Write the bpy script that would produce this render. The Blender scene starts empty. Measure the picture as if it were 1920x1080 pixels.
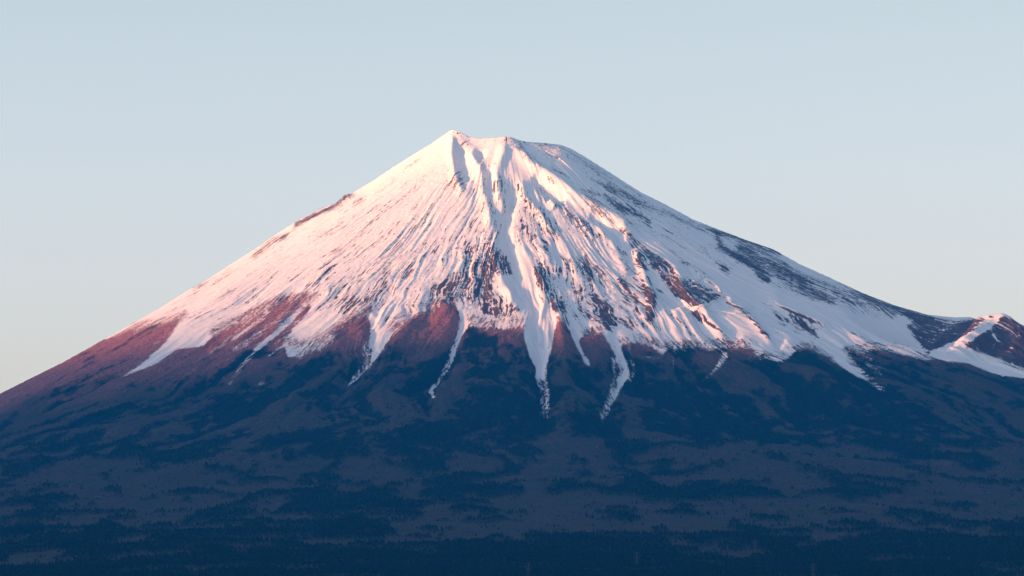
import bpy, math, random
import numpy as np

scene = bpy.context.scene
R = math.radians

# ------------------------------------------------------------------ camera
CAM = np.array((0.0, -22000.0, 60.0))
FPX = 7000.0                        # focal length in units of a 1920 px wide frame
PITCH = R(7.18)
cam_d = bpy.data.cameras.new('camera')
cam = bpy.data.objects.new('camera', cam_d)
scene.collection.objects.link(cam)
cam.location = CAM
cam.rotation_euler = (R(90) + PITCH, 0, 0)
cam_d.sensor_width = 36.0
cam_d.lens = 36.0 * FPX / 1920.0
cam_d.clip_start = 5.0
cam_d.clip_end = 400000.0
scene.camera = cam

# ------------------------------------------------------------------ sky + sun
SUN_AZ = 64.5                       # degrees to the left of the direction mountain -> viewer
SUN_EL = 2.0
sx, sy = -math.sin(R(SUN_AZ)), -math.cos(R(SUN_AZ))
world = bpy.data.worlds.new('World')
scene.world = world
world.use_nodes = True
wn = world.node_tree
wn.nodes.clear()
w_out = wn.nodes.new('ShaderNodeOutputWorld')
w_bg = wn.nodes.new('ShaderNodeBackground')
w_sky = wn.nodes.new('ShaderNodeTexSky')
w_sky.sky_type = 'NISHITA'
w_sky.sun_disc = False
w_sky.sun_elevation = R(SUN_EL)
w_sky.sun_rotation = math.atan2(sx, sy)
w_sky.altitude = 60
w_sky.air_density = 1.0
w_sky.dust_density = 0.6
w_sky.ozone_density = 1.0
w_bg.inputs['Strength'].default_value = 0.15
# the evening sky away from the sun, balanced to a pale grey blue
w_tc = wn.nodes.new('ShaderNodeTexCoord')
w_sep = wn.nodes.new('ShaderNodeSeparateXYZ')
wn.links.new(w_tc.outputs['Generated'], w_sep.inputs[0])
w_el = wn.nodes.new('ShaderNodeMapRange')
w_el.inputs[1].default_value = .09; w_el.inputs[2].default_value = .22
wn.links.new(w_sep.outputs[2], w_el.inputs[0])
w_tint = wn.nodes.new('ShaderNodeMix'); w_tint.data_type = 'RGBA'
w_tint.inputs[6].default_value = (1.17, 1.065, 1.60, 1); w_tint.inputs[7].default_value = (.985, .915, 1.045, 1)
wn.links.new(w_el.outputs[0], w_tint.inputs[0])
w_mix = wn.nodes.new('ShaderNodeMix'); w_mix.data_type = 'RGBA'; w_mix.blend_type = 'MULTIPLY'
w_mix.inputs['Factor'].default_value = 1.0
wn.links.new(w_sky.outputs[0], w_mix.inputs[6])
w_ev = wn.nodes.new('ShaderNodeMapRange')      # evens the sky out from left to right
w_ev.inputs[1].default_value = -.4; w_ev.inputs[2].default_value = .4; w_ev.inputs[3].default_value = 1.16; w_ev.inputs[4].default_value = .84
wn.links.new(w_sep.outputs[0], w_ev.inputs[0])
w_vm = wn.nodes.new('ShaderNodeVectorMath'); w_vm.operation = 'SCALE'
wn.links.new(w_tint.outputs[2], w_vm.inputs[0]); wn.links.new(w_ev.outputs[0], w_vm.inputs['Scale'])
wn.links.new(w_vm.outputs[0], w_mix.inputs[7])
wn.links.new(w_mix.outputs[2], w_bg.inputs['Color'])
wn.links.new(w_bg.outputs[0], w_out.inputs['Surface'])

sun_d = bpy.data.lights.new('sun', 'SUN')
sun_d.energy = 3.75
sun_d.angle = R(0.5)
sun_d.color = (1.0, 0.395, 0.18)
sun = bpy.data.objects.new('sun', sun_d)
scene.collection.objects.link(sun)
from mathutils import Vector
sv = Vector((sx * math.cos(R(SUN_EL)), sy * math.cos(R(SUN_EL)), math.sin(R(SUN_EL))))
sun.rotation_euler = (-sv).to_track_quat('-Z', 'Y').to_euler()
sun.location = (-5000, -5000, 6000)

scene.view_settings.view_transform = 'Standard'
scene.view_settings.look = 'None'
scene.view_settings.gamma = 1.0
scene.view_settings.exposure = 2.3

# ------------------------------------------------------------------ helpers
def tag(o, **kw):
    for k, v in kw.items():
        o[k] = v
    return o

def link(name, me, mat=None, parent=None):
    o = bpy.data.objects.new(name, me)
    scene.collection.objects.link(o)
    if mat: me.materials.append(mat)
    if parent: o.parent = parent
    return o

_rs = np.random.RandomState(7)
_perm = _rs.permutation(4096).astype(np.int32)
_ang = _rs.rand(4096).astype(np.float32) * 2 * np.pi
_gx, _gy = np.cos(_ang), np.sin(_ang)

def gnoise(x, y, seed=0):
    """2-D gradient noise, about -1..1"""
    x = np.asarray(x, np.float32); y = np.asarray(y, np.float32)
    xi = np.floor(x).astype(np.int32); yi = np.floor(y).astype(np.int32)
    xf = x - xi; yf = y - yi
    u = xf * xf * xf * (xf * (xf * 6 - 15) + 10)
    v = yf * yf * yf * (yf * (yf * 6 - 15) + 10)
    def g(ix, iy, dx, dy):
        h = _perm[(_perm[(ix + seed * 131) & 4095] + iy) & 4095]
        return _gx[h] * dx + _gy[h] * dy
    a = g(xi, yi, xf, yf); b = g(xi + 1, yi, xf - 1, yf)
    c = g(xi, yi + 1, xf, yf - 1); d = g(xi + 1, yi + 1, xf - 1, yf - 1)
    return ((a + (b - a) * u) * (1 - v) + (c + (d - c) * u) * v) * 1.6

def fbm(x, y, oct=4, seed=0, gain=0.5, lac=2.03):
    s = 0; a = 1; t = 0
    for i in range(oct):
        s = s + a * gnoise(x, y, seed + i); t += a
        a *= gain; x = x * lac; y = y * lac
    return s / t

def sstep(a, b, x):
    t = np.clip((x - a) / (b - a), 0, 1)
    return t * t * (3 - 2 * t)

cp, sp = math.cos(PITCH), math.sin(PITCH)
def project(X, Y, Z):
    dy = Y - CAM[1]; dz = Z - CAM[2]
    dep = dy * cp + dz * sp
    up = -dy * sp + dz * cp
    dep = np.maximum(dep, 100)
    return 960 + FPX * X / dep, 540 - FPX * up / dep

def elev_tan(v):
    """tangent of the elevation angle of image row v in the middle column"""
    return np.tan(PITCH - np.arctan((np.asarray(v, float) - 540) / FPX))

# ------------------------------------------------------------------ outlines surveyed from the photograph (px of 1920)
SIL = np.array([(-60,768),(0,738),(60,708),(120,678),(160,656),(200,633),(250,605),(300,577),(350,545),(380,529),(400,516),
 (440,490),(480,465),(520,437),(560,412),(600,391),(630,380),(640,370),(650,361),(660,362),(668,357),(700,338),(740,311),(780,286),
 (810,268),(830,254),(842,246),(848,243),(856,245),(866,249),(880,256),(895,259),(905,260),(930,258),(947,256),(960,257),(975,263),
 (990,266),(1020,268),(1050,271),(1070,278),(1100,295),(1150,327),(1200,359),(1250,384),(1300,411),(1350,431),
 (1400,450),(1450,467),(1500,495),(1560,522),(1620,550),(1680,573),(1740,590),(1790,595),(1830,594),(1860,590),
 (1878,587),(1890,589),(1898,595),(1908,604),(1920,610),(1960,628),(2000,645)], float)

MW, MH = 1920, 1080
class Map:
    """an authoring sheet: traced outlines, later read back at each terrain vertex"""
    def __init__(s, w=MW, h=MH, k=1):
        s.k = k; s.a = np.zeros((h // k, w // k), np.float32)
    def box(s, p, m):
        p = np.asarray(p, float) / s.k
        h, w = s.a.shape
        x0 = max(int(p[:, 0].min() - m), 0); x1 = min(int(p[:, 0].max() + m) + 2, w)
        y0 = max(int(p[:, 1].min() - m), 0); y1 = min(int(p[:, 1].max() + m) + 2, h)
        if x1 <= x0 or y1 <= y0: return None
        yy, xx = np.mgrid[y0:y1, x0:x1]
        return p, xx + .5, yy + .5, (slice(y0, y1), slice(x0, x1))
    def poly(s, p, val=1.0, mode='max'):
        b = s.box(p, 1)
        if b is None: return
        p, xx, yy, sl = b
        ins = np.zeros(xx.shape, bool)
        n = len(p)
        for i in range(n):
            xa, ya = p[i]; xb, yb = p[(i + 1) % n]
            if ya == yb: continue
            c = ((ya > yy) != (yb > yy)) & (xx < (xb - xa) * (yy - ya) / (yb - ya) + xa)
            ins ^= c
        s.put(sl, np.where(ins, 1.0, 0.0), val, mode)
    def put(s, sl, m, val, mode):
        t = s.a[sl]
        if mode == 'max': s.a[sl] = np.maximum(t, m * val)
        elif mode == 'set': s.a[sl] = t * (1 - m) + val * m
        elif mode == 'add': s.a[sl] = t + m * val
    def stroke(s, p, w, val=1.0, mode='max', soft=None, w2=None, kind='hard', taper=0):
        """line along p; w .. w2 half width at both ends"""
        w2 = w if w2 is None else w2
        wm = max(w, w2)
        b = s.box(p, wm * (3 if kind == 'gauss' else 1.6) / s.k + 3)
        if b is None: return
        p, xx, yy, sl = b
        seg = np.hypot(*(p[1:] - p[:-1]).T); L = seg.sum(); acc = 0
        best = np.full(xx.shape, 1e9); tt = np.zeros(xx.shape)
        for i in range(len(p) - 1):
            d = p[i + 1] - p[i]; l2 = (d ** 2).sum() + 1e-9
            t = np.clip(((xx - p[i, 0]) * d[0] + (yy - p[i, 1]) * d[1]) / l2, 0, 1)
            q = np.hypot(xx - p[i, 0] - t * d[0], yy - p[i, 1] - t * d[1])
            m = q < best
            best = np.where(m, q, best); tt = np.where(m, (acc + t * seg[i]) / L, tt)
            acc += seg[i]
        ww = (w + (w2 - w) * tt) / s.k
        if kind == 'gauss': m = np.exp(-(best / ww) ** 2)
        else:
            sf = (soft if soft is not None else max(1.0, 0.35 * wm)) / s.k
            m = np.clip((ww - best) / sf + .5, 0, 1)
        if taper: m = m * np.clip((1 - tt) / taper, 0, 1) * np.clip(tt / taper, 0, 1)
        s.put(sl, m, val, mode)
    def blur(s, r, n=2):
        r = max(int(round(r / s.k)), 1)
        for _ in range(n):
            for ax in (0, 1):
                a = np.pad(s.a, [(r + 1, r) if i == ax else (0, 0) for i in (0, 1)], mode='edge')
                c = np.cumsum(a, axis=ax, dtype=np.float64)
                n_ = s.a.shape[ax]
                hi = np.take(c, np.arange(2 * r + 1, 2 * r + 1 + n_), axis=ax)
                lo = np.take(c, np.arange(0, n_), axis=ax)
                s.a = ((hi - lo) / (2 * r + 1)).astype(np.float32)
        return s
    def read(s, u, v):
        h, w = s.a.shape
        x = np.clip(u / s.k - .5, 0, w - 1.001); y = np.clip(v / s.k - .5, 0, h - 1.001)
        xi = x.astype(np.int32); yi = y.astype(np.int32); xf = x - xi; yf = y - yi
        xi1 = np.minimum(xi + 1, w - 1); yi1 = np.minimum(yi + 1, h - 1)
        a = s.a
        return ((a[yi, xi] * (1 - xf) + a[yi, xi1] * xf) * (1 - yf) + (a[yi1, xi] * (1 - xf) + a[yi1, xi1] * xf) * yf).astype(np.float32)

# ---- the snow cover: its lower edge with its tongues down the gullies
SNOWLINE = [(195,640),(240,615),(290,600),(330,598),(347,590),(313,640),(267,680),(220,711),(293,682),(333,655),(383,648),
 (407,612),(450,598),(483,582),(520,563),(567,550),(590,556),(575,590),(553,612),(530,640),(540,672),(580,655),(612,622),(640,602),(680,583),
 (694,605),(692,650),(688,682),(665,708),(640,736),(694,690),(712,665),(728,640),(742,618),(770,592),(800,572),(825,562),(850,570),
 (860,585),(862,600),(857,625),(846,655),(838,685),(826,708),(806,727),(804,738),(816,749),(812,733),(836,705),(848,680),(857,655),
 (866,630),(880,607),(900,612),(930,614),(960,616),(974,610),(980,598),(984,640),(992,668),(1003,690),(1004,710),(1012,735),(1018,775),
 (1025,775),(1032,740),(1026,715),(1023,692),(1032,665),(1038,635),(1044,607),(1050,595),(1058,603),(1070,625),(1080,650),(1095,677),
 (1110,692),(1103,675),(1091,655),(1085,637),(1100,622),(1115,617),(1130,628),(1145,650),(1149,690),(1154,715),(1145,738),(1135,765),
 (1129,786),(1150,755),(1165,728),(1181,702),(1175,680),(1167,655),(1167,640),(1185,638),(1215,645),(1230,655),(1243,668),(1252,652),
 (1290,648),(1330,652),(1372,650),(1400,648),(1432,668),(1450,678),(1470,676),(1490,660),(1502,648),(1530,655),(1560,675),(1580,690),
 (1610,708),(1640,724),(1662,735),(1640,713),(1612,690),(1588,664),(1600,652),(1630,648),(1680,655),(1730,669),(1780,678),(1813,681),
 (1847,696),(1880,706),(1930,710),(1930,100),(195,100)]
SN = Map(); SN.poly(SNOWLINE)
for p, w, w2, v in [([(520,565),(493,597),(450,627),(400,660),(335,692)],4,1.5,.75), ([(583,557),(547,597),(520,623),(483,653)],6,4,.95),
   ([(483,653),(455,685),(430,720)],6,5,.45), ([(600,590),(560,625),(530,648),(505,668)],5,3,.7), ([(613,628),(590,650),(560,670)],13,8,.42),
   ([(495,716),(485,720)],5,4,.5), ([(303,736),(302,744)],2,2,.5), ([(640,736),(615,762),(600,775)],2.5,1,.45), ([(1095,677),(1130,712)],2.5,1,.6),
   ([(1360,668),(1340,695),(1322,712)],7,4,.55), ([(1300,735),(1318,712)],1.5,1.5,.5), ([(1205,668),(1240,673)],4,2,.5), ([(1662,735),(1690,748),(1720,762)],2,1,.5),
   ([(1786,790),(1785,798)],2.5,2,.85), ([(770,665),(805,690),(845,640)],1,1,.0), ([(800,690),(812,660),(828,635)],2,2,.33), ([(290,592),(240,640),(200,670)],3,1.5,.4),
   ([(340,605),(285,650),(240,690)],2.5,1.5,.42), ([(1610,650),(1640,690),(1660,720)],14,8,.35), ([(215,636),(290,592)],3,5,.55), ([(1180,655),(1190,700),(1182,712)],5,5,.42)]:
    SN.stroke(p, w, v, w2=w2)
SN.blur(1.5)
# scattered trees standing in the snow along the upper edge of the wood
for p, w in [([(250,612),(300,603),(345,590)],11), ([(400,618),(450,600),(520,565),(590,552)],12), ([(440,655),(500,615),(560,575)],7), ([(540,640),(600,650),(640,605),(690,580)],12), ([(730,612),(780,580),(850,560)],13),
    ([(885,600),(930,606),(978,600)],15), ([(1045,597),(1058,600)],6), ([(1095,622),(1130,617)],10), ([(1165,637),(1200,632),(1250,648),(1330,645),(1400,645)],13), ([(1420,665),(1470,668)],11), ([(1490,652),(1515,645),(1560,672)],9),
    ([(1590,655),(1640,645),(1690,655),(1740,670)],12), ([(560,660),(600,630)],12), ([(1017,715),(1026,780)],9), ([(682,640),(690,680),(665,708)],7), ([(842,680),(818,720)],5), ([(1160,690),(1150,730),(1132,780)],8), ([(1590,675),(1650,728)],5)]:
    if w > 2: SN.stroke(p, w, .52, mode='set', soft=w * 1.5)
for p, w, w2, val in [([(470,600),(420,640),(370,680)],2.5,1,.5), ([(540,575),(470,640),(415,700)],2,1,.5), ([(560,600),(500,660),(470,700)],2.5,1,.5), ([(600,605),(560,650),(520,690)],3,1,.5), ([(640,600),(600,640),(575,668)],3,1,.45),
    ([(300,612),(250,655),(205,690)],2,1,.45), ([(330,620),(290,650)],2,1,.5), ([(455,590),(400,632),(350,668)],3,1,.5), ([(810,585),(790,640),(770,700)],2,1,.4), ([(760,600),(730,640),(716,670)],3,1,.45), ([(1200,645),(1240,700)],3,1,.4),
    ([(1265,652),(1262,690)],3,2,.45), ([(1410,655),(1400,690),(1390,700)],3,1,.4), ([(1475,660),(1460,690)],4,1,.4), ([(930,615),(925,650)],3,1,.35), ([(1620,660),(1690,720)],3,1,.4)]:
    SN.stroke(p, w, val, w2=w2)
SN.blur(2)

# ---- bare rock showing through the snow
RK = Map()
rock_strokes = [
 ([(1137,347),(1183,367),(1233,393),(1283,417),(1333,433)],3,4,.8), ([(1093,353),(1133,367),(1160,387),(1200,403),(1233,427),(1283,460),(1320,487),(1367,510),(1410,540)],2.5,8,.85),
 ([(1170,430),(1193,453),(1217,473),(1243,490),(1267,517),(1280,540),(1300,567)],4,6,.8), ([(1340,433),(1353,463),(1380,480),(1413,500),(1437,523)],5,9,.95),
 ([(1335,432),(1380,443),(1423,460),(1463,475)],4,4,1.), ([(1390,467),(1430,490),(1467,517),(1507,543),(1540,560),(1557,570)],9,13,.72),
 ([(1430,480),(1467,500),(1513,523),(1553,533),(1580,547),(1613,567),(1647,573),(1673,590)],8,7,.66), ([(1573,527),(1613,546),(1663,570),(1707,584),(1747,597)],3,5,.95),
 ([(1663,575),(1700,590),(1730,600)],5,6,.85), ([(1440,560),(1467,577),(1497,588),(1527,603),(1557,612)],3,5,.95), ([(1493,590),(1513,613),(1533,633)],6,5,.8),
 ([(1580,617),(1613,630),(1637,642)],2,3,.9), ([(1780,677),(1813,678),(1847,692),(1880,702),(1920,707)],1.5,2,.9), ([(1357,560),(1390,580),(1423,613),(1440,633)],3,5,.8),
 ([(1250,583),(1283,607),(1300,630)],3,3,.8), ([(1287,580),(1320,600),(1350,620),(1370,642)],4,3,.9), ([(1207,537),(1223,557),(1220,597)],8,7,.82),
 ([(1167,523),(1177,550),(1173,573)],7,6,.7), ([(1193,557),(1193,590)],5,4,.8), ([(1103,510),(1113,550),(1127,580),(1143,612)],6,9,.8),
 ([(1097,477),(1103,510)],2.5,4,.7), ([(1133,545),(1143,590)],7,8,.62), ([(1258,505),(1277,540),(1293,573),(1320,597)],5,4,.85),
 ([(727,507),(712,535),(690,567)],8,9,.52), ([(767,493),(757,520),(747,547)],5,6,.5), ([(805,480),(780,515),(760,545)],5,7,.48), ([(850,470),(820,520),(800,545)],7,9,.5),
 ([(1073,533),(1100,573),(1112,600)],8,8,.58), ([(1047,465),(1073,510)],4,6,.5), ([(935,487),(955,512)],6,8,.62), ([(905,520),(905,580)],9,9,.72), ([(870,560),(890,520),(900,490)],9,8,.62),
 ([(1008,510),(1030,545),(1055,580)],9,10,.7), ([(960,420),(972,455)],3,4,.6), ([(985,425),(1000,450)],4,4,.6), ([(1020,400),(1045,445)],5,6,.5), ([(1060,390),(1120,440)],5,8,.45),
 ([(1010,365),(1030,380)],5,6,.5), ([(553,421),(587,403),(622,388),(634,378)],5,5,.95), ([(520,444),(500,460),(475,481)],3,4,.85), ([(538,441),(527,448)],4,4,.8), ([(637,375),(650,365),(662,365)],4,4,1.),
 ([(663,383),(683,371)],2.5,2,1.), ([(750,350),(758,345)],1.5,1.5,.9), ([(433,503),(403,527)],3,3,.75), ([(360,543),(427,512)],3,2,.85), ([(300,590),(333,570),(367,550)],2.5,2.5,.75), ([(365,538),(380,532)],3,3,.95),
 ([(157,660),(200,637)],3,2,.9), ([(960,262),(985,280),(1010,310)],6,5,.45), ([(977,264),(990,268)],3,3,.7), ([(1015,268),(1060,274)],2,3,.7), ([(1020,283),(1040,300)],5,5,.45), ([(1060,280),(1130,322),(1200,365)],4,3,.42),
 ([(1100,400),(1160,440),(1190,470)],6,6,.45), ([(1140,400),(1240,440),(1320,470)],9,6,.38), ([(860,335),(872,350),(868,365)],5,5,.5), ([(905,330),(925,400),(930,440)],5,7,.38),
 ([(975,345),(990,375),(1030,400)],4,6,.45), ([(1747,660),(1730,645),(1725,638)],1.5,1.5,.9), ([(1772,650),(1765,662)],3,2,.7), ([(1340,640),(1400,655)],3,3,.5), ([(1430,560),(1480,590),(1500,625)],5,5,.5),
 ([(845,262),(850,300)],5,5,.34), ([(866,255),(885,285)],9,5,.38), ([(900,262),(948,262)],4,5,.36), ([(950,262),(975,275),(1000,300)],9,8,.44), ([(930,300),(940,345)],5,6,.4), ([(985,262),(1060,274)],5,6,.5), ([(1015,275),(1080,300),(1150,345)],9,6,.42), ([(700,360),(740,330),(790,295)],7,7,.3), ([(905,300),(909,340)],4,5,.4), ([(1030,335),(1110,388)],6,6,.3), ([(704,612),(697,640),(690,680)],6,6,.48), ([(860,600),(850,650)],4,4,.42), ([(1045,610),(1035,640),(1028,660)],3,3,.6), ([(1150,660),(1162,700)],8,8,.5), ([(990,650),(1003,695)],2,3,.5), ([(1018,744),(1028,748)],2,2,1.2), ([(1540,668),(1558,674)],3,3,1.1), ([(1300,500),(1360,535),(1400,560)],3,3,.42), ([(1440,600),(1470,630),(1480,650)],6,6,.42)]
rock_strokes += [([(1010,308),(1060,327),(1093,353)],2,2,.8), ([(1190,400),(1240,425),(1290,455)],1.5,2.5,.8), ([(1450,500),(1490,520),(1530,548)],2.5,3.5,.85), ([(1400,470),(1440,485),(1480,510)],2.5,3,.85),
 ([(1500,515),(1560,545),(1600,570)],2,3,.8), ([(1380,455),(1430,475),(1480,498)],2.5,2.5,.85), ([(1220,440),(1260,470),(1290,500)],1.5,2,.8), ([(1600,548),(1640,565),(1690,590)],2.5,3,.85), ([(1467,475),(1560,518),(1660,566),(1740,590)],1.5,1.5,.8),
 ([(1330,520),(1345,532)],1.5,1.5,.8), ([(1440,565),(1458,590),(1470,612)],3,4,.85), ([(1100,330),(1160,362),(1215,392)],1.5,1.5,.75), ([(1145,385),(1200,412),(1260,450),(1330,500)],1.2,2,.75)]
RL = Map()
for p, w, w2, v in rock_strokes:
    if max(w, w2) <= 5 and v >= .75 and p[0][0] > 700: RL.stroke(p, w * .8, v * .85, w2=w2 * .8, taper=.3, soft=2)
    RK.stroke(p, w, v, w2=w2)
RL.blur(1)
for p, v in [([(870,460),(920,453),(960,490),(957,513),(930,520),(940,550),(980,583),(963,590),(933,600),(913,590),(873,575),(857,560),(807,560),(833,520),(867,500)],.60),
   ([(1083,353),(1110,350),(1167,385),(1180,413),(1140,420),(1110,395)],.42), ([(1233,517),(1260,513),(1300,527),(1353,550),(1350,562),(1300,580),(1277,573),(1240,550)],.78),
   ([(1183,463),(1193,470),(1233,485),(1258,507),(1240,520),(1200,500)],.55), ([(1000,503),(1020,510),(1047,540),(1065,567),(1047,590),(1023,572),(1007,540)],.60),
   ([(1727,588),(1800,598),(1860,592),(1827,620),(1780,647),(1740,663),(1720,640),(1700,610)],.60), ([(1808,601),(1866,592),(1840,612),(1780,645),(1745,664),(1740,658),(1775,625)],.88),
   ([(1878,590),(1903,598),(1925,613),(1925,695),(1880,677),(1830,657),(1808,648),(1853,613)],.97), ([(1000,500),(1200,500),(1240,620),(1060,610)],.37),
   ([(600,470),(870,440),(860,560),(690,590),(590,590)],.35), ([(640,560),(740,560),(700,590),(640,600)],.45), ([(300,590),(600,390),(850,300),(880,560),(560,570),(420,640)],.24),
   ([(900,330),(1150,380),(1250,560),(1000,500)],.27), ([(1060,300),(1400,450),(1700,590),(1440,640),(1200,420)],.25), ([(860,300),(960,420),(870,520),(700,560)],.25)]:
    RK.poly(p, v)
RK.blur(4)
# clean snow chutes and fields are left bare of rock
for p, w, w2, v in [([(1872,594),(1850,613),(1800,643),(1750,664)],4.5,7,0.), ([(958,330),(958,380),(948,430),(965,480),(975,530),(1005,580),(1012,640),(1015,690)],9,16,.05), ([(918,310),(918,365)],9,9,.03),
   ([(850,265),(860,310)],10,10,.03), ([(1000,330),(1050,370),(1080,385)],10,8,.05), ([(1100,400),(1140,420),(1180,470)],5,5,.05), ([(1220,510),(1260,560),(1290,580)],7,9,.05),
   ([(1380,520),(1450,560),(1540,590),(1640,620),(1700,655)],14,26,.04), ([(1230,420),(1330,500),(1400,570)],8,14,.08), ([(760,540),(735,590),(700,640)],12,14,.12), ([(1095,610),(1070,560)],3,3,.1)]:
    RK.stroke(p, w, v, mode='set', w2=w2, soft=w)

# ---- relief: ridges (+) and gullies (-), metres, added to the smooth cone
HM = Map(k=2)
relief = [  # points, half width px at both ends, height
 ([(848,250),(846,290),(852,330),(868,370)],7,8,20), ([(866,262),(868,300),(880,340)],11,12,-26), ([(893,262),(884,285),(903,318),(906,350),(915,400),(925,440)],7,10,20),
 ([(900,268),(905,290)],9,8,-18), ([(917,310),(918,370)],10,9,-28), ([(948,258),(942,285),(930,325),(936,365),(950,400)],8,8,22), ([(955,310),(962,340),(958,380),(946,430),(962,480),(972,530),(1002,580),(1012,630),(1012,700),(1022,775),(1030,850)],11,16,-34),
 ([(975,330),(985,370),(1012,400),(1040,450)],6,8,20), ([(1000,322),(1030,355),(1060,380)],12,12,-30), ([(962,258),(997,302),(1032,332),(1075,368),(1110,388),(1170,425),(1195,455)],12,12,48),
 ([(1030,375),(1042,390)],6,6,24), ([(1105,405),(1150,430),(1170,455)],7,7,-26), ([(1120,425),(1150,465),(1180,520)],6,8,14), ([(1190,465),(1205,510),(1225,560),(1222,600)],8,8,26), ([(1215,520),(1245,555),(1275,580)],9,10,-28),
 ([(1260,500),(1290,560),(1320,590),(1365,640)],8,7,28), ([(1300,600),(1330,630)],8,8,-16), ([(1355,560),(1400,590),(1430,620),(1450,645)],7,7,26), ([(1330,590),(1390,640)],12,12,-20), ([(1400,575),(1470,650)],12,14,-22),
 ([(975,455),(985,520),(1000,560)],6,6,0), ([(1000,500),(1030,560),(1050,600),(1058,660),(1075,740)],7,12,34), ([(920,450),(930,500),(960,560),(975,600)],8,8,16),
 ([(700,585),(695,640),(685,690),(640,740),(600,780)],12,10,-34), ([(868,580),(858,630),(840,690),(805,735),(800,800)],10,10,-34), ([(1065,600),(1085,650),(1115,700),(1130,740)],8,8,-26), ([(1150,620),(1160,680),(1165,710),(1140,760),(1125,810)],10,10,-36),
 ([(940,620),(925,700),(930,780)],30,40,40), ([(780,600),(740,690),(700,780)],26,34,36), ([(640,620),(570,720),(520,800)],24,32,30), ([(1115,630),(1125,700)],16,18,30), ([(1230,660),(1250,720),(1260,790)],30,50,34), ([(1050,640),(1060,720),(1075,790)],14,22,34),
 ([(403,647),(353,687),(300,727)],6,7,-20), ([(527,640),(467,667),(420,697)],6,6,-18), ([(320,610),(277,640),(230,673)],4,4,-14), ([(560,560),(500,640),(440,700)],7,8,12),
 ([(1440,565),(1497,590),(1560,615)],7,8,20), ([(1600,690),(1650,730),(1700,755)],8,8,-22), ([(645,368),(655,364)],6,5,10), ([(740,540),(700,590)],10,10,-16), ([(1345,436),(1400,500),(1470,560)],9,12,12), ([(1120,450),(1200,500)],6,8,0),
 ([(1500,660),(1560,740),(1600,800)],26,40,36), ([(1380,700),(1300,800)],12,16,-24)]
for p, w, w2, v in relief:
    if v: HM.stroke(p, w, v, mode='add', w2=w2, kind='gauss', taper=.12)

# ------------------------------------------------------------------ the terrain sheet
XA = -30.0
def prof(r, pts):
    p = np.array(pts, float)
    # smooth interpolation: fine resample + blur
    xs = np.linspace(0, 24000, 2401); ys = np.interp(xs, p[:, 0], p[:, 1])
    for n in (6, 9):
        k = np.ones(2 * n + 1) / (2 * n + 1)
        yp = np.pad(ys, n, mode='edge'); ys2 = np.convolve(yp, k, 'valid')
        keep = xs < 500; ys = np.where(keep, ys, ys2)
    return np.interp(r, xs, ys)
def sil_profile(side):
    s = SIL[SIL[:, 0] < 848] if side < 0 else SIL[(SIL[:, 0] > 1070) & (SIL[:, 0] < 1800)]
    x = (s[:, 0] - 950) * 22000 / FPX
    z = CAM[2] + 22000 * elev_tan(s[:, 1])
    o = np.argsort(np.abs(x))
    return list(zip(np.abs(x)[o] * 1.0, z[o]))
TAIL = [(5000,1480),(6500,1130),(8500,830),(11000,560),(14000,300),(17000,120),(20000,-25),(24000,-60)]
PL = [(0,3760),(280,3760)] + sil_profile(-1) + [(4000,1780)] + TAIL
PR = [(0,3700),(320,3700)] + sil_profile(1) + [(3100,2430),(3600,2200),(4200,1900)] + TAIL
PF = [(0,3720),(330,3720),(1000,3270),(1700,2830),(2400,2450),(3000,2150),(3600,1920),(4200,1730),(5000,1520),(5600,1395),(6500,1230),(8000,975),(10000,705),(12000,490),(14500,280),(17500,110),(20000,-25),(24000,-60)]

HOE = (2640.0, -1650.0)           # flank cone
CRT = (2270.0, -1750.0)           # its crater

def spacing(segs):
    out = []
    for a, b, n in segs: out.append(np.linspace(a, b, n, endpoint=False))
    out.append([segs[-1][1]])
    return np.concatenate(out)
QX, QY = 1.0, 1.0
half = spacing([(0, .150, int(600 * QX)), (.150, .26, 60), (.26, .5, 40), (.5, 1.1, 30)])
cols = np.concatenate([-half[:0:-1], half])
rows = spacing([(-20500, -12500, 60), (-12500, -8000, int(260 * QY)), (-8000, -4200, int(260 * QY)), (-4200, 250, int(640 * QY)), (250, 1500, 60), (1500, 6000, 40), (6000, 21000, 40)])
A, Yg = np.meshgrid(cols, rows)
Xg = A * (Yg + 22000)
X = Xg.ravel(); Y = Yg.ravel()
rx = X - XA
rr = np.hypot(rx, Y)
ph = np.arctan2(rx, -Y)             # 0 toward the viewer, minus = left

ap = np.abs(ph) / (np.pi / 2)
side = sstep(0.0, 1.0, np.clip(ap, 0, 1)) ** 1.2
zf = prof(rr, PF)
zs = np.where(ph < 0, prof(rr, PL), prof(rr, PR))
Z = zf * (1 - side) + zs * side
# summit crater
Z -= 180 * (1 - sstep(120, 300, rr))
# broad shoulders: large radial undulation
warp = 0.10 * gnoise(rr / 900, ph * 2, 3)
big = gnoise((ph + warp) * 5.5 + 10, rr / 2600, 11)
Z += big * 55 * sstep(1500, 3500, rr) * (1 - sstep(5200, 8000, rr))
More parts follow.
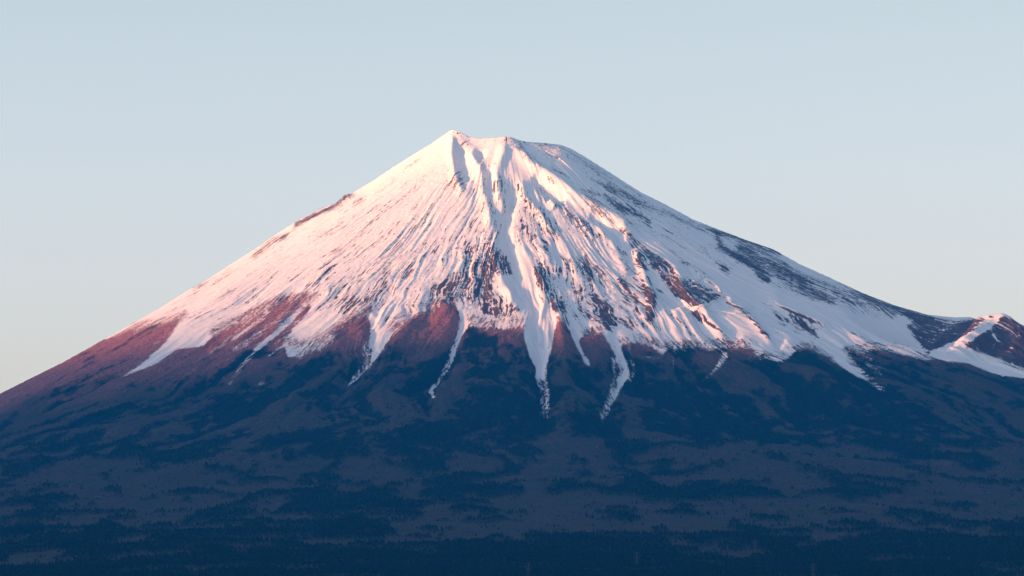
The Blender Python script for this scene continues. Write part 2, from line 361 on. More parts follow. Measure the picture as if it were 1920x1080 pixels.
# Flank cone and crater on the right
dh = np.hypot((X - HOE[0]), (Y - HOE[1]) * np.where(Y < HOE[1], 1.7, .8))
Z_h = 2500 - 0.62 * np.maximum(dh - 40, 0) - 40 * np.exp(-(dh / 90) ** 2) * 0
Z = np.where(Z_h > Z, Z_h, Z)
RA, RB = np.array((2640., -1650.)), np.array((2245., -2330.))
rd_ = RB - RA; rt = np.clip(((X - RA[0]) * rd_[0] + (Y - RA[1]) * rd_[1]) / (rd_ ** 2).sum(), 0, 1)
rdist = np.hypot(X - RA[0] - rt * rd_[0], Y - RA[1] - rt * rd_[1])
Z_r = 2505 - 335 * rt ** .9 - .58 * np.maximum(rdist - 12, 0)
Z = np.maximum(Z, Z_r)
dc = np.hypot((X - CRT[0]) / 430, (Y - CRT[1]) / 560)
pit = (1 - sstep(0.25, 1.15, dc))
Z -= 260 * pit * sstep(60, 260, rdist)
Zbase = Z.copy()

u, v = project(X, Y, Z)
front = sstep(-400, 300, -Y)
rel = .82 * HM.read(u, v) * front * (u > -20) * (u < 1940)
Z += rel
# ribs and small gullies running down the fall line
w2_ = 0.035 * gnoise(rr / 700, ph * 6, 21) + 0.006 * gnoise(rr / 170, ph * 26, 22)
pw = ph + w2_
amp = sstep(350, 1200, rr) * (1 - sstep(4500, 6500, rr))
def ridged(n): return 1 - 2 * np.abs(n)
steep_c = sstep(900, 2200, rr)
right = sstep(.2, .9, ph); left = sstep(.5, 1.1, -ph)
rib = 10.5 * ridged(gnoise(pw * 16, rr / 1500, 31)) * steep_c + 6 * ridged(gnoise(pw * 34, rr / 900, 33)) * (.4 + .6 * steep_c) + 5.0 * gnoise(pw * 80, rr / 420, 35) + 3.2 * gnoise(pw * 160, rr / 230, 37) * steep_c
rmod = np.clip(.75 + .9 * gnoise(pw * 7, rr / 500, 38), .15, 1.5)
frac = 4.5 * fbm(pw * 60, rr / 240, 4, 39, gain=.6) * steep_c + 2.0 * fbm(X / 45, Y / 60, 3, 40, gain=.6) * sstep(120, 300, rr)
rib = rib * rmod + frac * (.6 + .9 * sstep(.1, .6, RK.read(u, v)))
Z += rib * np.maximum(amp, .85 * sstep(260, 600, rr) * (1 - sstep(4500, 6500, rr)) * (1 - steep_c)) * (1 - .72 * left) * (1 - .35 * right)
# crags: blocky rock steps, rougher where rock shows
u, v = project(X, Y, Z)
rk = RK.read(u, v)
crag = 2.2 * fbm(X / 60, Y / 60, 3, 41) + 1.1 * gnoise(X / 17, Y / 17, 47)
up_ = (1 - sstep(3300, 3900, rr))
Z += crag * up_ * sstep(100, 300, rr) * (.35 + 1.6 * rk)
# lower slopes: spurs, hummocks and old lava benches
low = sstep(3300, 5000, rr)
mid = sstep(2500, 3400, rr) * (1 - sstep(5800, 7500, rr))
spur = fbm(pw * 24 + 3, rr / 1700, 4, 51, gain=.55)
Z += mid * (34 * spur + 12 * fbm(X / 260, Y / 260, 3, 53))
Z += low * (1 - sstep(15000, 18000, rr)) * (26 * fbm(X / 1500, Y / 800, 3, 61) + 7 * fbm(X / 300, Y / 260, 3, 63))

# survey correction: bring the skyline to its measured height
for it, (kn, reach) in enumerate([(13, 60), (13, 60), (3, 7), (1, 3)]):
    u, v = project(X, Y, Z)
    inr = (u > -60) & (u < 1990)
    b = np.clip(((u + 60) / 4).astype(int), 0, 512)
    top = np.full(513, 2000.0)
    np.minimum.at(top, b[inr], v[inr])
    uc = np.arange(513) * 4 - 58
    dv = top - np.interp(uc, SIL[:, 0], SIL[:, 1])
    dv = np.where(top > 1500, 0, dv)
    kk = np.ones(kn) / kn; dv = np.convolve(np.pad(dv, kn // 2, mode='edge'), kk, 'valid')
    D = np.interp(u, uc, dv); vt = np.interp(u, SIL[:, 0], SIL[:, 1])
    wgt = np.exp(-np.maximum(v - vt, 0) / reach) * np.where(Y > 1500, np.exp(-(Y - 1500) / 800), 1)
    Z += D / FPX * (Y + 22000) * wgt
u, v = project(X, Y, Z)
print('skyline err', float(np.abs(dv[20:-5]).mean()), float(np.abs(dv[20:-5]).max()))

# ------------------------------------------------------------------ surface cover, per vertex
nr, nc = Yg.shape
Zg = Z.reshape(nr, nc)
# lateral steepness: bare rock sits on the steep side of each rib
gzx = np.gradient(Zg, axis=1) / np.gradient(Xg, axis=1)
gzy = np.gradient(Zg, axis=0) / np.gradient(Yg, axis=0)
slope = np.hypot(gzx, gzy).ravel()
sn = SN.read(u, v); rk = RK.read(u, v)
inview = sstep(-30, 0, u) * (1 - sstep(1920, 1950, u)) * (Y < 900)
alt_snow = sstep(2250, 2420, Z + 60 * fbm(X / 200, Y / 200, 3, 71))
sn = sn * inview + alt_snow * (1 - inview)
streak = fbm(pw * 210, rr / 260, 3, 81, gain=.65)
streak2 = fbm(X / 26, Y / 36, 3, 85, gain=.7)
n_ = .75 * streak + .3 * streak2
nbig = fbm(pw * 13, rr / 420, 3, 88)
rl = RL.read(u, v)
rockraw = .5 + (n_ * 1.35 + nbig * .45) + (np.maximum(rk, rl * 1.05) - .5) * 1.25 + (slope - .72) * .5 - .5 * (1 - sstep(.02, .12, np.maximum(rk, rl)))
rockraw = np.where(up_ > .5, rockraw, 0)
rock = sstep(.4, .6, rockraw)
fuz = fbm(X / 18, Y / 26, 3, 91, gain=.75) * .45 + .6 * streak + .4 * nbig
snowraw = sn - .04 + fuz * np.clip(1 - np.abs(sn - .5) * 1.3, 0.08, 1) * .62
snow = sstep(.4, .6, snowraw)
hum = fbm(X / 420, Y / 620, 5, 95, gain=.55)
# evergreen stands (dark) against leafless larch and beech (pale)
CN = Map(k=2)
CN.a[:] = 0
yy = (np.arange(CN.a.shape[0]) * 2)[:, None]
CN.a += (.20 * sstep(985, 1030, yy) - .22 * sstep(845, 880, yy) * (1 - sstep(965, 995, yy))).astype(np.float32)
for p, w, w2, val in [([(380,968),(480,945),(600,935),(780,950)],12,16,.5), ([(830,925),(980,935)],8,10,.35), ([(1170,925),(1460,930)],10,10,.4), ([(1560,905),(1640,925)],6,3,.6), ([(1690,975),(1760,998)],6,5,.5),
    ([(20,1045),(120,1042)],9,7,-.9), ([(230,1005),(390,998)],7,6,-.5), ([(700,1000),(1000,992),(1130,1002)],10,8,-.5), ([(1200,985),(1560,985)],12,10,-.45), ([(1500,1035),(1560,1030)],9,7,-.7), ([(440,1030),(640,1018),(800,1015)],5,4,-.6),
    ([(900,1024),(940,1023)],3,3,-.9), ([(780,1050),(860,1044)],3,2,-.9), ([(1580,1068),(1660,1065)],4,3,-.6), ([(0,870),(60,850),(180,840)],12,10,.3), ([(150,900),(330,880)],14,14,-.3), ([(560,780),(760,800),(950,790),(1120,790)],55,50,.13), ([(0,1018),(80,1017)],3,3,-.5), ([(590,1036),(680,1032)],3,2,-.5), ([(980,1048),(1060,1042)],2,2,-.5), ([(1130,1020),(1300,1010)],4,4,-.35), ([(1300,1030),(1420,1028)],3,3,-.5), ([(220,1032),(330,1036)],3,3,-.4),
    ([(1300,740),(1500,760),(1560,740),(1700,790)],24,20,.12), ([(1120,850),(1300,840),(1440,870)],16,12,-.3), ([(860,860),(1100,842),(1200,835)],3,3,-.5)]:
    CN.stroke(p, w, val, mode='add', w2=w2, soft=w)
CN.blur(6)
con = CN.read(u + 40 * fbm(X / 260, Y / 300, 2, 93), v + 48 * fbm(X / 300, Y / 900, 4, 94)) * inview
ridge_pat = fbm(pw * 26, rr / 800, 4, 97, gain=.6)
midw = sstep(2600, 3400, rr) * (1 - sstep(5600, 7000, rr))
hum = hum + .36 * fbm(X / 900, Y / 170, 3, 93) * sstep(6000, 8000, rr)
ncon = hum * (.85 - .5 * midw) + .55 * ridge_pat * midw - .9 * spur * midw + .45 * fbm(X / 75, Y / 110, 4, 96, gain=.65) * midw - .06 * midw + .40 * fbm(X / 120, Y / 190, 3, 99) + .10 * fbm(X / 30, Y / 60, 2, 98)
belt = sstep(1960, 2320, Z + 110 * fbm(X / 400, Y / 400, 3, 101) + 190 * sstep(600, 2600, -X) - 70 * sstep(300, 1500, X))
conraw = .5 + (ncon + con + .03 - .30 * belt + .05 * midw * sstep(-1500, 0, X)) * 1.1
conifer = sstep(.42, .58, conraw)
# stands of evergreens rise above their neighbours
canopy = (1 - snow) * sstep(4300, 5500, rr)
Z += canopy * (conifer * 13 + np.abs(fbm(X / 15, Y / 28, 2, 111)) * 9)
Z += (1 - snow) * (1 - rock) * (1 - sstep(4300, 5500, rr)) * np.abs(gnoise(X / 9, Y / 14, 113)) * 4

me = bpy.data.meshes.new('mountain')
nv = nr * nc; nf = (nr - 1) * (nc - 1)
me.vertices.add(nv)
co = np.empty((nv, 3), np.float32); co[:, 0] = X; co[:, 1] = Y; co[:, 2] = Z
me.vertices.foreach_set('co', co.ravel())
idx = np.arange(nv, dtype=np.int32).reshape(nr, nc)
q = np.stack([idx[:-1, :-1], idx[:-1, 1:], idx[1:, 1:], idx[1:, :-1]], -1).reshape(-1, 4)
me.loops.add(nf * 4); me.loops.foreach_set('vertex_index', q.ravel())
me.polygons.add(nf)
me.polygons.foreach_set('loop_start', np.arange(0, nf * 4, 4, dtype=np.int32))
me.polygons.foreach_set('loop_total', np.full(nf, 4, np.int32))
me.polygons.foreach_set('use_smooth', np.ones(nf, bool))
me.update(calc_edges=True)
def attr(name, arr):
    a = me.attributes.new(name, 'FLOAT', 'POINT'); a.data.foreach_set('value', np.asarray(arr, np.float32))
attr('snow', snowraw); attr('rock', rockraw); attr('conifer', conraw); attr('belt', belt); attr('fall_a', pw); attr('fall_r', rr)
attr('red', sstep(1790, 1860, u) * (1 - sstep(690, 720, v)) * inview)

# ---- material
class NT:
    def __init__(s, name):
        s.m = bpy.data.materials.new(name); s.m.use_nodes = True
        s.t = s.m.node_tree; s.t.nodes.clear()
        s.out = s.t.nodes.new('ShaderNodeOutputMaterial')
    def n(s, ty, **kw):
        nd = s.t.nodes.new('ShaderNode' + ty)
        for k_, v_ in kw.items(): setattr(nd, k_, v_)
        return nd
    def l(s, a, b): s.t.links.new(a, b)
    def val(s, x, sock):
        if hasattr(x, 'is_linked') or isinstance(x, bpy.types.NodeSocket): s.l(x, sock)
        else: sock.default_value = x
    def math(s, op, a, b=0.0, clamp=False):
        nd = s.n('Math', operation=op); nd.use_clamp = clamp
        s.val(a, nd.inputs[0]); s.val(b, nd.inputs[1]); return nd.outputs[0]
    def mix(s, f, a, b):
        nd = s.n('Mix'); nd.data_type = 'RGBA'
        s.val(f, nd.inputs[0]); s.val(a, nd.inputs[6]); s.val(b, nd.inputs[7]); return nd.outputs[2]
    def att(s, name):
        nd = s.n('Attribute'); nd.attribute_name = name; return nd.outputs['Fac']
    def noise(s, scale, detail=4, rough=.6, vec=None, dist=0):
        nd = s.n('TexNoise'); nd.inputs['Scale'].default_value = scale; nd.inputs['Detail'].default_value = detail
        nd.inputs['Roughness'].default_value = rough; nd.inputs['Distortion'].default_value = dist
        if vec is not None: s.l(vec, nd.inputs['Vector'])
        return nd.outputs['Fac']
    def step(s, x, a, b):
        nd = s.n('MapRange', interpolation_type='SMOOTHSTEP')
        s.val(x, nd.inputs[0]); nd.inputs[1].default_value = a; nd.inputs[2].default_value = b; return nd.outputs[0]

g = NT('mountain_surface')
geo = g.n('NewGeometry').outputs['Position']
def scaled(v_):
    nd = g.n('VectorMath', operation='MULTIPLY'); g.l(geo, nd.inputs[0]); nd.inputs[1].default_value = v_; return nd.outputs[0]
fine = g.noise(1 / 7, 3, .7, geo)
med = g.noise(1 / 45, 4, .65, geo)
tree = g.noise(1 / 9, 2, .8, scaled((1, .55, .35)))
patch = g.noise(1 / 160, 4, .6, geo)
jit = g.math('SUBTRACT', fine, .5)
fa = g.att('fall_a'); fr = g.att('fall_r')
def fallvec(a, b):
    nd = g.n('CombineXYZ'); g.l(g.math('MULTIPLY', fa, a), nd.inputs[0]); g.l(g.math('MULTIPLY', fr, b), nd.inputs[1]); return nd.outputs[0]
stk = g.math('SUBTRACT', g.noise(1, 2, .7, fallvec(330, 1 / 80)), .5)
s_at = g.att('snow'); r_at = g.att('rock'); c_at = g.att('conifer'); b_at = g.att('belt')
snow_f = g.step(g.math('ADD', s_at, g.math('ADD', g.math('MULTIPLY', jit, .8), g.math('MULTIPLY', stk, .9))), .34, .66)
rock_f = g.step(g.math('ADD', r_at, g.math('ADD', g.math('MULTIPLY', jit, .8), g.math('MULTIPLY', stk, 1.7))), .42, .66)
con_f = g.step(g.math('ADD', c_at, g.math('ADD', g.math('MULTIPLY', jit, .5), g.math('MULTIPLY', g.math('SUBTRACT', tree, .5), .8))), .36, .64)
snow_c = g.mix(med, (.89, .895, .90, 1), (.93, .93, .935, 1))
rock_c = g.mix(g.step(med, .35, .65), (.060, .045, .046, 1), (.125, .086, .082, 1))
rock_c = g.mix(g.math('MULTIPLY', g.att('red'), g.step(patch, .35, .6)), rock_c, (.085, .038, .034, 1))
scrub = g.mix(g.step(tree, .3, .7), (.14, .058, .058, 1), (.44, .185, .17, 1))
larch = g.mix(g.step(tree, .3, .7), (.030, .027, .022, 1), (.085, .066, .052, 1))
larch = g.mix(g.math('MULTIPLY', g.step(g.noise(1 / 60, 3, .7, geo), .55, .72), .6), larch, (.125, .082, .05, 1))
larch = g.mix(g.math('MULTIPLY', g.step(patch, .42, .66), .75), larch, (.035, .045, .036, 1))
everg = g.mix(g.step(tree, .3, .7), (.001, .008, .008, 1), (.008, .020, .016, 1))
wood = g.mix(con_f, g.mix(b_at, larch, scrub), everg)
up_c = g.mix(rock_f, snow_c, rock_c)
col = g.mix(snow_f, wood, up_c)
bs = g.n('BsdfPrincipled')
g.l(col, bs.inputs['Base Color'])
bs.inputs['Roughness'].default_value = .85
bs.inputs['Specular IOR Level'].default_value = .03
bmp = g.n('Bump'); bmp.inputs['Strength'].default_value = .55
hgt = g.math('ADD', g.math('MULTIPLY', fine, 2.0), g.math('MULTIPLY', med, 5.0))
g.l(hgt, bmp.inputs['Height']); bmp.inputs['Distance'].default_value = 1.0
g.l(bmp.outputs[0], bs.inputs['Normal'])
g.l(bs.outputs[0], g.out.inputs['Surface'])
mountain = link('mountain', me, g.m)
tag(mountain, kind='structure', label='snow capped volcano with forested lower slopes')

# ------------------------------------------------------------------ lowland out to the horizon
g2 = NT('lowland')
nz = g2.noise(1 / 900, 6, .6, g2.n('NewGeometry').outputs['Position'])
b2 = g2.n('BsdfPrincipled'); b2.inputs['Roughness'].default_value = .9
g2.l(g2.mix(g2.step(nz, .4, .6), (.02, .028, .02, 1), (.07, .06, .045, 1)), b2.inputs['Base Color'])
g2.l(b2.outputs[0], g2.out.inputs['Surface'])
N = 60
gx = np.linspace(-70000, 70000, N); GX, GY = np.meshgrid(gx, gx)
vs = np.stack([GX.ravel(), GY.ravel(), np.zeros(N * N)], -1)
fc = [(j * N + i, j * N + i + 1, (j + 1) * N + i + 1, (j + 1) * N + i) for j in range(N - 1) for i in range(N - 1)]
gm = bpy.data.meshes.new('ground'); gm.from_pydata(vs.tolist(), [], fc)
tag(link('ground', gm, g2.m), kind='structure')

# ------------------------------------------------------------------ western range (left of the frame) behind which the sun is setting
RD, RH = 30000.0, 3260.0
na, nb = 260, 40
ta = np.linspace(-17000, 19000, na); tb = np.linspace(-1, 1, nb)
TA, TB = np.meshgrid(ta, tb)
crest = RH + 60 * fbm(ta / 2500, ta * 0 + .5, 4, 201) * 1.0
crest = crest * (1 - .35 * sstep(13000, 19000, np.abs(ta)))
hgt_ = crest[None, :] * (1 - np.abs(TB) ** 1.3) + 120 * fbm(TA / 1500, TB * 4, 4, 205) * np.abs(TB) * (1 - np.abs(TB)) * 3 - 20
px_ = sx * (RD + TB * 7000) + (-sy) * TA
py_ = sy * (RD + TB * 7000) + sx * TA
rm = bpy.data.meshes.new('hills')
fc = [(j * na + i, j * na + i + 1, (j + 1) * na + i + 1, (j + 1) * na + i) for j in range(nb - 1) for i in range(na - 1)]
rm.from_pydata(np.stack([px_.ravel(), py_.ravel(), hgt_.ravel()], -1).tolist(), [], fc)
tag(link('hills', rm, g2.m), kind='structure')

# ------------------------------------------------------------------ haze
hb = bpy.data.meshes.new('haze')
x0, x1, y0, y1, z0, z1 = -71000, 71000, -71000, 71000, -70.0, 3900.0
hv = [(x, y, z) for z in (z0, z1) for y in (y0, y1) for x in (x0, x1)]
hb.from_pydata(hv, [], [(0, 2, 3, 1), (4, 5, 7, 6), (0, 1, 5, 4), (2, 6, 7, 3), (0, 4, 6, 2), (1, 3, 7, 5)])
g3 = NT('haze_air')
pv = g3.n('VolumePrincipled')
pv.inputs['Color'].default_value = (.01, .36, 1.0, 1)
pv.inputs['Density'].default_value = 2.1e-5
g3.l(pv.outputs[0], g3.out.inputs['Volume'])
haze = link('haze', hb, g3.m)
tag(haze, kind='stuff', label='thin blue evening haze in front of the mountain')

# ------------------------------------------------------------------ helpers to set things on the ground
fc_, fr_ = cols, rows
Zs = Z.reshape(nr, nc)
def ground_z(x, y):
    x = np.atleast_1d(np.asarray(x, float)); y = np.atleast_1d(np.asarray(y, float))
    a = x / (y + 22000)
    ci = np.clip(np.searchsorted(fc_, a) - 1, 0, nc - 2); ri = np.clip(np.searchsorted(fr_, y) - 1, 0, nr - 2)
    ca = np.clip((a - fc_[ci]) / (fc_[ci + 1] - fc_[ci]), 0, 1); ra = np.clip((y - fr_[ri]) / (fr_[ri + 1] - fr_[ri]), 0, 1)
    return ((Zs[ri, ci] * (1 - ca) + Zs[ri, ci + 1] * ca) * (1 - ra) + (Zs[ri + 1, ci] * (1 - ca) + Zs[ri + 1, ci + 1] * ca) * ra)
def at(px, py):
    """walk the line of sight until it meets the terrain"""
    a = (px - 960) / FPX; t = math.tan(PITCH - math.atan((py - 540) / FPX))
    ys = np.arange(-13000, 900, 4.0)
    d = (ys + 22000)
    xs = a * d * (cp + t * sp)
    z = ground_z(xs, ys)
    hit = np.nonzero(z > CAM[2] + d * t)[0]
    k_ = hit[0] if len(hit) else len(ys) - 1
    return xs[k_], ys[k_], z[k_]

# ------------------------------------------------------------------ evergreen forest on the lower slopes
g4 = NT('evergreen_needles')
tn = g4.noise(1 / 14, 2, .7, g4.n('NewGeometry').outputs['Position'])
b4 = g4.n('BsdfPrincipled'); b4.inputs['Roughness'].default_value = .9; b4.inputs['Specular IOR Level'].default_value = .03
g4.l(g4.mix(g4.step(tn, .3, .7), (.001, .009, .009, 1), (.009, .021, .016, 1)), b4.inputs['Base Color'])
g4.l(b4.outputs[0], g4.out.inputs['Surface'])
NTREE = 110000
ty = -12400 + 9200 * _rs.rand(NTREE * 4) ** 1.15
tx = (_rs.rand(NTREE * 4) * 2 - 1) * .16 * (ty + 22000)
ii = (np.clip(np.searchsorted(fr_, ty), 0, nr - 1) * nc + np.clip(np.searchsorted(fc_, tx / (ty + 22000)), 0, nc - 1))
pr = conifer[ii] * .55 + .10 * sstep(.1, .4, fbm(tx / 70, ty / 200, 3, 301)) + .003
keep = (_rs.rand(NTREE * 4) < pr) & (snow[ii] < .3)
tx, ty = tx[keep][:NTREE], ty[keep][:NTREE]
n = len(tx); tz = ground_z(tx, ty) - 1
hh = 6 + 9 * _rs.rand(n) ** 1.5; rd = 1.8 + 2.0 * _rs.rand(n)
tiers = [(0.12, 1.0), (0.5, .72)]
V = []; ang = np.arange(5) * 2 * np.pi / 5
rot = _rs.rand(n) * 6.28
ring = np.stack([tx[:, None] + rd[:, None] * np.cos(ang + rot[:, None]), ty[:, None] + rd[:, None] * np.sin(ang + rot[:, None]), np.repeat((tz + hh * .1)[:, None], 5, 1)], -1)
ring2 = np.stack([tx[:, None] + .62 * rd[:, None] * np.cos(ang + .6 + rot[:, None]), ty[:, None] + .62 * rd[:, None] * np.sin(ang + .6 + rot[:, None]), np.repeat((tz + hh * .58)[:, None], 5, 1)], -1)
tip = np.stack([tx, ty, tz + hh], -1)[:, None, :]
V = np.concatenate([ring, ring2, tip], 1).reshape(-1, 3).astype(np.float32)
base = (np.arange(n) * 11)[:, None, None]
tri = []
for k_ in range(5):
    k2 = (k_ + 1) % 5
    tri += [(k_, k2, 5 + k_), (k2, 5 + k2, 5 + k_), (5 + k_, 5 + k2, 10)]
T = (base + np.array(tri)[None]).reshape(-1, 3).astype(np.int32)
fm = bpy.data.meshes.new('forest')
fm.vertices.add(len(V)); fm.vertices.foreach_set('co', V.ravel())
fm.loops.add(T.size); fm.loops.foreach_set('vertex_index', T.ravel())
fm.polygons.add(len(T)); fm.polygons.foreach_set('loop_start', np.arange(0, T.size, 3, dtype=np.int32)); fm.polygons.foreach_set('loop_total', np.full(len(T), 3, np.int32))
fm.update(calc_edges=True)
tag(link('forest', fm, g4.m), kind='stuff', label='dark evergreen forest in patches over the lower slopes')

# ------------------------------------------------------------------ snowed-in zigzag road on the right flank
def plain(name, c, rough=.8, metal=0):
    m = NT(name); b = m.n('BsdfPrincipled'); b.inputs['Roughness'].default_value = rough; b.inputs['Metallic'].default_value = metal
    nz_ = m.noise(.35, 4, .6, m.n('NewGeometry').outputs['Position'])
    m.l(m.mix(m.step(nz_, .3, .7), tuple(x * .75 for x in c) + (1,), tuple(min(x * 1.15, 1) for x in c) + (1,)), b.inputs['Base Color'])
    m.l(b.outputs[0], m.out.inputs['Surface']); return m.m
m_snow = plain('road_snow', (.78, .79, .81))
def ribbon(name, pts, w, mat):
    P = [at(*p) for p in pts]
    out = []
    for i in range(len(P) - 1):
        k_ = max(int(math.hypot(P[i + 1][0] - P[i][0], P[i + 1][1] - P[i][1]) / 7), 1)
        for j in range(k_):
            t = j / k_; out.append((P[i][0] + (P[i + 1][0] - P[i][0]) * t, P[i][1] + (P[i + 1][1] - P[i][1]) * t))
    out.append(P[-1][:2]); out = np.array(out)
    for _ in range(4): out[1:-1] = (out[:-2] + out[1:-1] * 2 + out[2:]) / 4
    vs, fs = [], []
    for i, p in enumerate(out):
        d = out[min(i + 1, len(out) - 1)] - out[max(i - 1, 0)]; d = d / (np.hypot(*d) + 1e-6); nrm = np.array((-d[1], d[0]))
        e = [p + nrm * w * q for q in (-1, -.33, .33, 1)]
        # an outward bank: the road bed is level across, raised on the downhill side
        zz = float(max(ground_z(*q)[0] for q in e)) + .6
        vs += [(q[0], q[1], zz) for q in e]
        vs += [(e[0][0], e[0][1], zz - 13), (e[3][0], e[3][1], zz - 13)]
    for i in range(len(out) - 1):
        a, b = i * 6, i * 6 + 6
        for k_ in range(3): fs.append((a + k_, a + k_ + 1, b + k_ + 1, b + k_))
        fs.append((a + 4, a, b, b + 4)); fs.append((a + 3, a + 5, b + 5, b + 3))
    me_ = bpy.data.meshes.new(name); me_.from_pydata(vs, [], fs)
    o = link(name, me_, mat); tag(o, kind='structure'); return o
ribbon('road', [(1288,532),(1300,528),(1312,524),(1322,519)], 8, m_snow)
ribbon('road', [(1296,538),(1318,543),(1340,548),(1354,553),(1356,556),(1348,561),(1333,568),(1312,577),(1295,579),(1284,578)], 9, m_snow)
ribbon('road', [(1284,579),(1305,581),(1335,584),(1380,588)], 7, m_snow)

# ------------------------------------------------------------------ built things
def box(vs, fs, x0, x1, y0, y1, z0, z1):
    b = len(vs)
    vs += [(x, y, z) for z in (z0, z1) for y in (y0, y1) for x in (x0, x1)]
    fs += [tuple(b + i for i in f) for f in ((0, 2, 3, 1), (4, 5, 7, 6), (0, 1, 5, 4), (2, 6, 7, 3), (0, 4, 6, 2), (1, 3, 7, 5))]
def bar(vs, fs, a, b, w):
    a = Vector(a); b = Vector(b); d = (b - a).normalized()
    u_ = d.cross(Vector((0, 0, 1)));
    if u_.length < .1: u_ = Vector((1, 0, 0))
    u_.normalize(); v_ = d.cross(u_)
    n0 = len(vs)
    for p in (a, b):
        for i, j in ((-1, -1), (1, -1), (1, 1), (-1, 1)): vs.append(tuple(p + u_ * i * w / 2 + v_ * j * w / 2))
    fs += [tuple(n0 + i for i in f) for f in ((0, 1, 5, 4), (1, 2, 6, 5), (2, 3, 7, 6), (3, 0, 4, 7), (0, 3, 2, 1), (4, 5, 6, 7))]
def mesh(name, vs, fs, mat, parent):
    m_ = bpy.data.meshes.new(name); m_.from_pydata(vs, [], fs)
    return link(name, m_, mat, parent)
def thing(name, loc, label, cat, group=None, rz=0):
    o = bpy.data.objects.new(name, None); scene.collection.objects.link(o); o.location = loc; o.rotation_euler = (0, 0, rz)
    tag(o, label=label, category=cat)
    if group: o['group'] = group
    return o

m_steel = plain('galvanised_steel', (.065, .055, .052), .6, .2)
m_glass = plain('insulator_glaze', (.25, .2, .17), .3)
def pylon(loc, label):
    root = thing('transmission_pylon', loc, label, 'pylon', 'transmission pylons in the forest')
    H = 46.0; vs, fs = [], []
    def half(z): return 4.2 * (1 - z / H) ** 1.15 + .75
    lv = [0, 8, 15, 21, 26, 31, 35, 39, 43, H]
    for i in range(len(lv) - 1):
        a, b = half(lv[i]), half(lv[i + 1]); za, zb = lv[i], lv[i + 1]
        ca = [(-a, -a), (a, -a), (a, a), (-a, a)]; cb = [(-b, -b), (b, -b), (b, b), (-b, b)]
        for k_ in range(4):
            k2 = (k_ + 1) % 4
            bar(vs, fs, (*ca[k_], za), (*cb[k_], zb), .55)
            bar(vs, fs, (*ca[k_], za), (*cb[k2], zb), .3); bar(vs, fs, (*ca[k2], za), (*cb[k_], zb), .3)
            bar(vs, fs, (*cb[k_], zb), (*cb[k2], zb), .3)
    mesh('lattice_tower', vs, fs, m_steel, root)
    for z, L in ((27, 8.5), (34, 9.5), (41, 7.5)):
        vs, fs = [], []
        for s_ in (-1, 1):
            for y_ in (-1, 1):
                bar(vs, fs, (0, y_ * .9, z), (s_ * L, 0, z + .6), .4); bar(vs, fs, (0, y_ * .9, z + 2), (s_ * L, 0, z + .7), .35)
            for f_ in (.3, .6): bar(vs, fs, (s_ * L * f_, .5, z + .3), (s_ * L * f_, 0, z + 2 - 1.2 * f_), .25)
        arm = mesh('crossarm', vs, fs, m_steel, root)
        for s_ in (-1, 1):
            vs, fs = [], []
            for k_ in range(6): box(vs, fs, s_ * L - .28 + (k_ % 2) * .08, s_ * L + .28 - (k_ % 2) * .08, -.25, .25, z - .1 - .5 * (k_ + 1), z + .25 - .5 * (k_ + 1))
            mesh('insulator', vs, fs, m_glass, arm)
    return root
for (px, py), lb in zip([(991,1085), (1194,1062), (1416,1038), (1525,1086)],
        ['steel lattice pylon cut by the bottom edge of the picture, nearest the middle', 'steel lattice pylon standing whole in dark forest, left of the pylon below the pale strip',
         'highest standing steel lattice pylon, just below a thin pale strip of woodland', 'steel lattice pylon cut by the bottom edge, farthest to the right']):
    x, y, z = at(px, py)
    pylon((x, y, z - 1), lb)

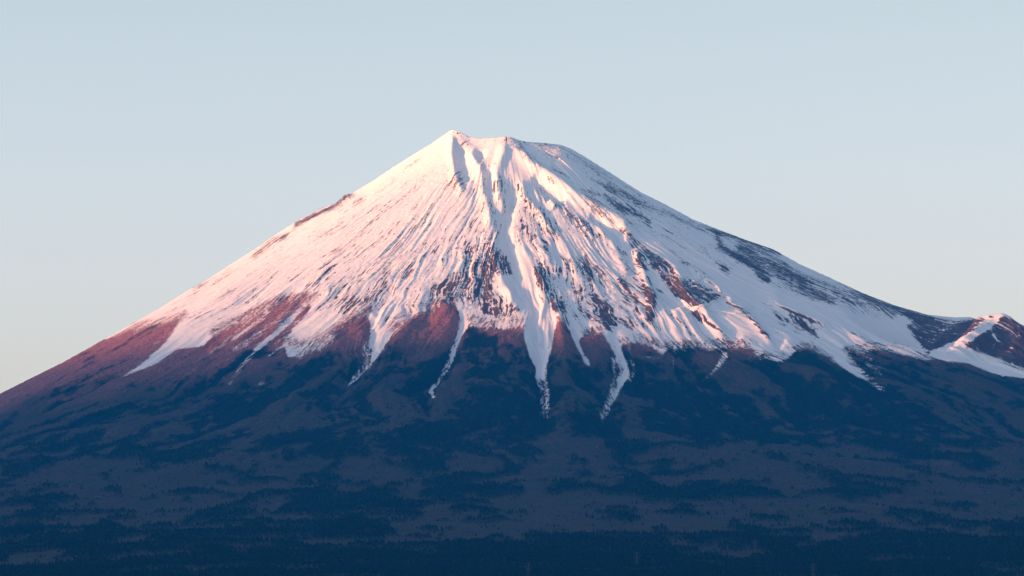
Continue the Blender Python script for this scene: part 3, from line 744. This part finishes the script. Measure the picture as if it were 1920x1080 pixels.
m_wall = plain('pale_render', (.55, .45, .38)); m_roof = plain('rusty_roof', (.42, .14, .08)); m_dark = plain('dark_cladding', (.07, .08, .09)); m_win = plain('window_glass', (.03, .035, .045), .1)
m_frame = plain('snow_rimed_wall', (.5, .5, .52))
def building(name, loc, label, W, D_, Hh, wallm, roofm, rz, nwin, group=None, gable=True):
    root = thing(name, loc, label, 'building', group, rz)
    vs, fs = [], []; box(vs, fs, -W / 2, W / 2, -D_ / 2, D_ / 2, -4, Hh)
    if gable:
        n0 = len(vs); vs += [(-W / 2, -D_ / 2, Hh), (-W / 2, D_ / 2, Hh), (-W / 2, 0, Hh + D_ * .3), (W / 2, -D_ / 2, Hh), (W / 2, D_ / 2, Hh), (W / 2, 0, Hh + D_ * .3)]
        fs += [(n0, n0 + 2, n0 + 1), (n0 + 3, n0 + 4, n0 + 5)]
    mesh('wall', vs, fs, wallm, root)
    vs, fs = [], []
    if gable:
        e = .8; t = .35; hr = Hh + D_ * .3
        for s_ in (-1, 1):
            n0 = len(vs)
            ze = Hh - e * .6
            vs += [(-W / 2 - e, s_ * (D_ / 2 + e), ze), (W / 2 + e, s_ * (D_ / 2 + e), ze), (W / 2 + e, 0, hr), (-W / 2 - e, 0, hr)]
            vs += [(p[0], p[1], p[2] + t) for p in vs[-4:]]
            fs += [tuple(n0 + i for i in f) for f in ((0, 1, 2, 3), (4, 5, 6, 7), (0, 1, 5, 4), (1, 2, 6, 5), (3, 0, 4, 7))]
    else: box(vs, fs, -W / 2 - .4, W / 2 + .4, -D_ / 2 - .4, D_ / 2 + .4, Hh + .003, Hh + .6)
    mesh('roof', vs, fs, roofm, root)
    for k_ in range(nwin):
        x = -W / 2 + W * (k_ + .5) / (nwin + 1)
        vs, fs = [], []; box(vs, fs, x - .8, x + .8, -D_ / 2 - .12, -D_ / 2 + .1, Hh * .45, Hh * .45 + 1.5); mesh('window', vs, fs, m_win, root)
    x = W / 2 - W / (nwin + 1) * .5
    vs, fs = [], []; box(vs, fs, x - .6, x + .6, -D_ / 2 - .15, -D_ / 2 + .1, 0, 2.2); mesh('door', vs, fs, m_dark, root)
    return root
x, y, z = at(1332, 657); building('mountain_lodge', (x, y, z), 'pale orange lodge at the edge of the trees below the zigzag road', 26, 11, 7, m_wall, m_wall, 0.1, 6, 'lodges at the tree line')
x, y, z = at(1373, 658); building('mountain_lodge', (x, y, z), 'low lodge with a rusty red roof, right of the pale lodge', 22, 11, 6, m_roof, m_roof, -0.1, 5, 'lodges at the tree line')
x, y, z = at(858, 251); building('observatory', (x, y, z - 1), 'small dark block of an observatory right of the topmost point', 10, 9, 9, m_dark, m_dark, 0, 3, None, False)
x, y, z = at(850, 249); building('observatory_hut', (x, y, z + .5), 'tiny rime covered hut on the very top of the peak', 8, 6, 4, m_frame, m_frame, .2, 2)
